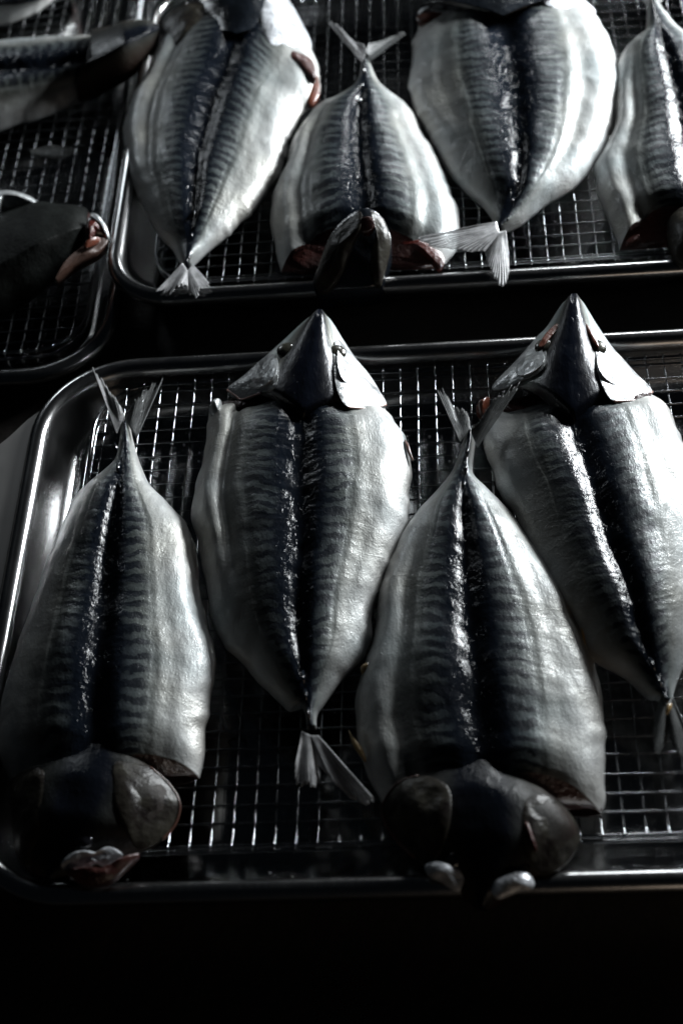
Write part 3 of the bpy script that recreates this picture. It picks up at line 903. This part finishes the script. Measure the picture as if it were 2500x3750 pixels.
dome('gill_cover', [(600, -30, 2.4), (655, -8, 1.4), (692, 50, .9), (716, 105, .7), (690, 112, 1.3), (628, 108, 2.1), (606, 70, 2.4), (598, 20, 2.5)], .005, M_JAW, f, .013, 57, bumps=.5)
dome('gill_cover', [(372, 55), (400, 25), (460, 5), (520, -20), (545, 10), (500, 60), (450, 105), (405, 115), (385, 90)], .008, M_CHEEKSHADED, f, .014, 58)
dome('gill_flesh', [(628, 116), (680, 118), (718, 140), (724, 180), (690, 165), (645, 150)], .004, M_FLESH, f, .012, 59)
dome('collar', [(696, 205), (716, 170), (728, 172), (734, 205), (722, 234), (706, 238)], .002, M_ORANGE, f, .006, 60, bumps=.6)
finlets(f, [(448, 480), (436, 585)], .016, 5)

# ------------------------------------------------------------------ G: back tray second, tail up
f = fish('second mackerel of the back tray, tail up, open-mouthed head hanging over the near rim', 830, 370)
loft('body', [(829, 150), (822, 185), (800, 215), (760, 235), (720, 250), (690, 285), (665, 325), (653, 372), (632, 425), (622, 475), (622, 525), (630, 585), (642, 622)],
     [(838, 140), (836, 190), (824, 250), (824, 330), (829, 400), (836, 470), (840, 530)],
     [(848, 138), (856, 160), (874, 195), (904, 220), (939, 240), (959, 265), (969, 300), (994, 345), (1019, 390), (1039, 440), (1054, 480), (1056, 530), (1046, 575), (1018, 612)],
     H_STD, [M_SKIN, M_FLESH], f, seed=63, rolls=(0.8, 0.65), endbulge=(-.009, -.006))
fan('tail_fin', ((832, 145), (840, 118)), [(750, 50), (762, 52), (790, 72), (815, 92), (836, 104)], M_FIN, f, .010, (.014, .010), 12, 63, .10)
fan('tail_fin', ((840, 118), (850, 140)), [(845, 104), (880, 88), (910, 74), (935, 72), (915, 95), (880, 120)], M_FINDARK, f, .010, (.010, .010), 12, 65, .10)
dome('gill_flesh', [(655, 600), (700, 562), (760, 545), (790, 580), (740, 610), (690, 620)], .004, M_FLESH, f, .006, 66)
dome('gill_flesh', [(890, 545), (940, 548), (990, 560), (1020, 590), (1010, 615), (980, 590), (930, 572), (895, 575)], .005, M_RED, f, .008, 67)
dome('head', [(838, 478, 3.6), (870, 492, 3.2), (892, 530, 2.6), (898, 560, 2.2), (886, 607, 1.6), (872, 652, 1.2), (800, 662, 1.2), (722, 660, 1.2), (736, 597, 1.8), (762, 535, 2.6), (800, 495, 3.2)], .006, M_BLACK, f, .02, 68, thick=.016, bumps=1.0)
dome('jaw', [(828, 486, 4.0), (800, 506, 3.6), (764, 540, 3.1), (738, 597, 2.3), (724, 655, 1.6), (752, 664, 1.6), (782, 622, 2.4), (806, 565, 3.2), (828, 520, 3.9)], .004, M_CHEEKSHADED, f, .02, 69, bumps=.7)
dome('jaw', [(852, 486, 4.0), (880, 503, 3.5), (896, 554, 2.8), (886, 607, 2.1), (872, 650, 1.6), (856, 640, 1.8), (850, 590, 2.5), (862, 540, 3.2), (858, 505, 3.8)], .004, M_CHEEKSHADED, f, .02, 70, bumps=.7)
dome('mouth', [(832, 500, 4.1), (852, 498, 4.1), (860, 512, 3.9), (850, 528, 3.7), (834, 530, 3.7), (824, 515, 3.9)], .001, M_FLESH, f, .02, 71, bumps=.3)
finlets(f, [(826, 240), (835, 170)], .016, 4)

# ------------------------------------------------------------------ H: back tray third, tail down
f = fish('third mackerel of the back tray, widest and most gleaming, tail down with both lobes spread', 1180, 250)
loft('body', [(1136, 512), (1120, 488), (1104, 470), (1059, 430), (1029, 390), (999, 340), (974, 290), (954, 250), (938, 215), (938, 175), (948, 100), (964, 52)],
     [(1146, 522), (1166, 490), (1189, 440), (1194, 375), (1189, 300), (1179, 200), (1164, 100), (1154, 0), (1150, -40)],
     [(1158, 530), (1180, 523), (1209, 505), (1259, 465), (1304, 435), (1344, 400), (1384, 340), (1406, 285), (1421, 235), (1426, 190), (1414, 135), (1394, 85), (1364, 30), (1334, -5)],
     H_STD, [M_SKIN, M_FLESH], f, seed=73, rolls=(0.25, 0.6), endbulge=(-.01, -.01))
loft('head', [(1030, -110), (1000, -60), (980, -20), (962, 20)], [(1150, -140), (1152, -80), (1152, -20), (1156, 50)], [(1270, -110), (1300, -60), (1330, -30), (1345, 0)],
     [(0, .016), (.5, .026), (1, .022)], [M_BLACK, M_BLACK], f, seed=74, nl=60, nu=18, dome=1, ribs=0, zedge=[(0, .004), (1, .006)])
dome('gill_cover', [(959, 32, .8), (984, -2, .9), (1020, -40, 1.2), (1090, -40, 2), (1106, 0, 2.3), (1100, 24, 2.2), (1040, 30, 1.5), (985, 30, .9)], .004, M_CHEEK, f, .014, 75, bumps=.5)
dome('gill_cover', [(1230, -50, 2.3), (1300, -30, 1.4), (1345, 2, .8), (1366, 30, .6), (1310, 22, 1.4), (1250, 8, 2.2)], .004, M_JAW, f, .014, 76, bumps=.5)
dome('gill_flesh', [(958, 36), (985, 30), (1060, 34), (1050, 48), (990, 52), (962, 50)], .003, M_ORANGE, f, .010, 77)
fan('tail_fin', ((1140, 510), (1146, 535)), [(1060, 520), (1000, 535), (958, 550), (985, 572), (1040, 578), (1110, 576)], M_FIN, f, .018, (.022, .018), 14, 73, .08)
fan('tail_fin', ((1138, 535), (1160, 530)), [(1112, 560), (1114, 600), (1128, 635), (1148, 658), (1166, 640), (1168, 590)], M_FIN, f, .018, (.012, .012), 14, 75, .08)
finlets(f, [(1190, 410), (1168, 495)], .018, 5)

# ------------------------------------------------------------------ I: back tray rightmost, tail up, cut off by the frame
f = fish('rightmost mackerel of the back tray, tail up and half out of the picture', 1540, 320)
loft('body', [(1486, 10), (1484, 50), (1478, 84), (1449, 100), (1419, 130), (1409, 200), (1409, 280), (1384, 340), (1364, 385), (1369, 440), (1384, 485), (1404, 530), (1420, 572)],
     [(1497, 0), (1503, 40), (1524, 110), (1548, 200), (1570, 300), (1592, 400), (1606, 500)],
     [(1508, 0), (1530, 35), (1568, 75), (1630, 110), (1690, 180), (1730, 270), (1760, 370), (1775, 460), (1770, 540)],
     H_STD, [M_SKIN, M_FLESH], f, seed=83, rolls=(0.9, 0.4), endbulge=(-.016, -.01))
fan('tail_fin', ((1486, 15), (1497, -5)), [(1420, -60), (1440, -65), (1470, -50), (1494, -30)], M_FINDARK, f, .010, .010, 12, 83, .1)
fan('tail_fin', ((1497, -5), (1510, 10)), [(1500, -30), (1540, -60), (1570, -70), (1550, -30)], M_FINDARK, f, .010, .010, 12, 85, .1)
dome('gill_flesh', [(1436, 560), (1450, 520), (1500, 495), (1560, 490), (1590, 520), (1530, 530), (1470, 550)], .004, M_FLESH, f, .006, 86)
dome('gill_cover', [(1532, 510), (1560, 480), (1600, 480), (1640, 520), (1640, 580), (1600, 610), (1555, 600), (1535, 560)], .012, M_CHEEKSHADED, f, .012, 87)
dome('head', [(1580, 480), (1640, 480), (1690, 540), (1670, 620), (1610, 640), (1570, 580)], .016, M_BLACK, f, .012, 88)

# ------------------------------------------------------------------ fish lying on the left tray
GL = 'dark mackerel lying sideways on the left tray'
f = fish('upper left dark mackerel lying sideways, its shaded dark head pointing right into the next tray', 120, 180, ZL, GL)
loft('body', [(-420, 130), (-300, 110), (-150, 104), (0, 98), (84, 90), (168, 87), (252, 84)],
     [(-430, 190), (-300, 180), (-150, 172), (0, 165), (100, 158), (190, 146), (270, 125)],
     [(-420, 250), (-300, 290), (-150, 306), (-40, 304), (0, 298), (84, 272), (168, 240), (230, 215)],
     H_STD, [M_SKIN, M_FLESH], f, seed=93, zedge=[(0, ZL + .002), (1, ZL + .002)])
loft('head', [(220, 90), (252, 84), (308, 66), (350, 56), (362, 58)], [(215, 150), (260, 132), (315, 98), (350, 78), (368, 68)], [(180, 232), (230, 214), (300, 176), (345, 128), (368, 82)],
     [(0, .028), (.5, .028), (.85, .018), (1, .008)], [M_HEADSHADED, M_DARKBODY], f, seed=94, nl=70, nu=18, dome=1, ribs=0, zedge=[(0, ZL + .004), (1, ZL + .024)])
f = fish('dark mackerel at the top left corner, mostly out of the picture', 20, 0, ZL, GL)
loft('body', [(-420, -120), (-300, -160), (-150, -170), (0, -160), (100, -120), (150, -70)],
     [(-430, -20), (-300, -10), (-150, 4), (0, 14), (80, 2), (150, -30)],
     [(-420, -20), (-300, 30), (-150, 60), (-40, 62), (0, 57), (45, 44), (80, 27), (112, 5), (145, -30)],
     H_STD, [M_SKIN, M_FLESH], f, seed=97, zedge=[(0, ZL + .002), (1, ZL + .002)])
f = fish('lower left dark mackerel head with its mouth open on red flesh', 90, 590, ZL, GL)
loft('head', [(-330, 600), (-220, 545), (-100, 520), (0, 500), (84, 479), (140, 480), (196, 482), (208, 492)], [(-330, 660), (-220, 650), (-100, 640), (0, 620), (84, 580), (140, 550), (185, 535), (204, 525)],
     [(-330, 720), (-220, 760), (-100, 765), (0, 732), (42, 706), (84, 678), (126, 640), (168, 606), (205, 556)],
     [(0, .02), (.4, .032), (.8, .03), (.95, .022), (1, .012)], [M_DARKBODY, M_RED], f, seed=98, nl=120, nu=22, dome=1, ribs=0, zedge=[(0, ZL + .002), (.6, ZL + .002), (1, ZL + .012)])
dome('mouth', [(205, 500, 1.4), (224, 499, 1.3), (240, 525, .9), (242, 540, .7), (224, 546, .7), (206, 556, .8), (196, 530, 1.2)], .003, M_RED, f, 0, 99, thick=.006)
dome('jaw', [(207, 491, 1.7), (222, 492, 1.6), (240, 512, 1.2), (250, 536, .9), (248, 548, .8), (242, 536, .9), (232, 514, 1.2), (216, 499, 1.6)], .001, M_CHEEK, f, 0, 100, thick=.002, bumps=.2, rings=6)
dome('jaw', [(249, 550, .7), (224, 580, .7), (168, 610, .8), (128, 642, .8), (150, 600, 1.3), (190, 566, 1.3), (225, 548, 1.0)], .002, plain_mat('jaw_brown', (.055, .03, .022), .35, .1, .3, .5), f, 0, 101, thick=.006)
dome('lip', [(192, 562, 1.5), (212, 552, 1.4), (230, 546, 1.2), (225, 556, 1.2), (200, 568, 1.4)], .002, M_ORANGE, f, 0, 102, thick=.002)
dome('gill_cover', [(-40, 455), (0, 447), (40, 448), (78, 457), (94, 474), (84, 478), (50, 482), (10, 490), (-30, 520)], .010, M_CHEEK, f, ZL + .018, 103, bumps=.6)
lf = thing('loose_fin', 'dim loose fin lying on the left rack between the two dark fish', 'fin', W(115, 353, ZL), None)
fan('fin_blade', ((70, 345), (76, 358)), [(120, 334), (160, 334), (170, 342), (155, 364), (115, 371)], M_FINDARK, lf, ZL + .008, ZL + .006, 10, 103, .06)

# ------------------------------------------------------------------ coarse salt in the front tray
rg = random.Random(5)
V, F = [], []
for k in range(330):
    if k < 230:
        x, y = rg.gauss(-.0335, .0045), rg.uniform(-.14, -.015)
        if x < -.0385 or x > -.018:
            continue
        z = ZF
    elif k < 270:
        x, y = rg.uniform(0.0, .2), rg.uniform(-.304, -.292)
        z = ZF
    else:
        x, y = rg.uniform(-.02, .2), rg.uniform(-.1, .0)
        z = ZF
    s = rg.uniform(.0004, .0011)
    b = len(V)
    c = np.array([x, y, z + s * .6])
    for dx, dy, dz in ((1, 0, 0), (-1, 0, 0), (0, 1, 0), (0, -1, 0), (0, 0, .8), (0, 0, -.6)):
        V.append(c + s * np.array([dx, dy, dz]) * rg.uniform(.7, 1.3))
    F += [(b + a, b + q, b + 4) for a, q in ((0, 2), (2, 1), (1, 3), (3, 0))] + [(b + q, b + a, b + 5) for a, q in ((0, 2), (2, 1), (1, 3), (3, 0))]
so = mesh_obj('salt_grains', V, F, M_SALT, None, smooth=False)
so['kind'] = 'stuff'
so['label'] = 'coarse salt scattered on the tray floor'
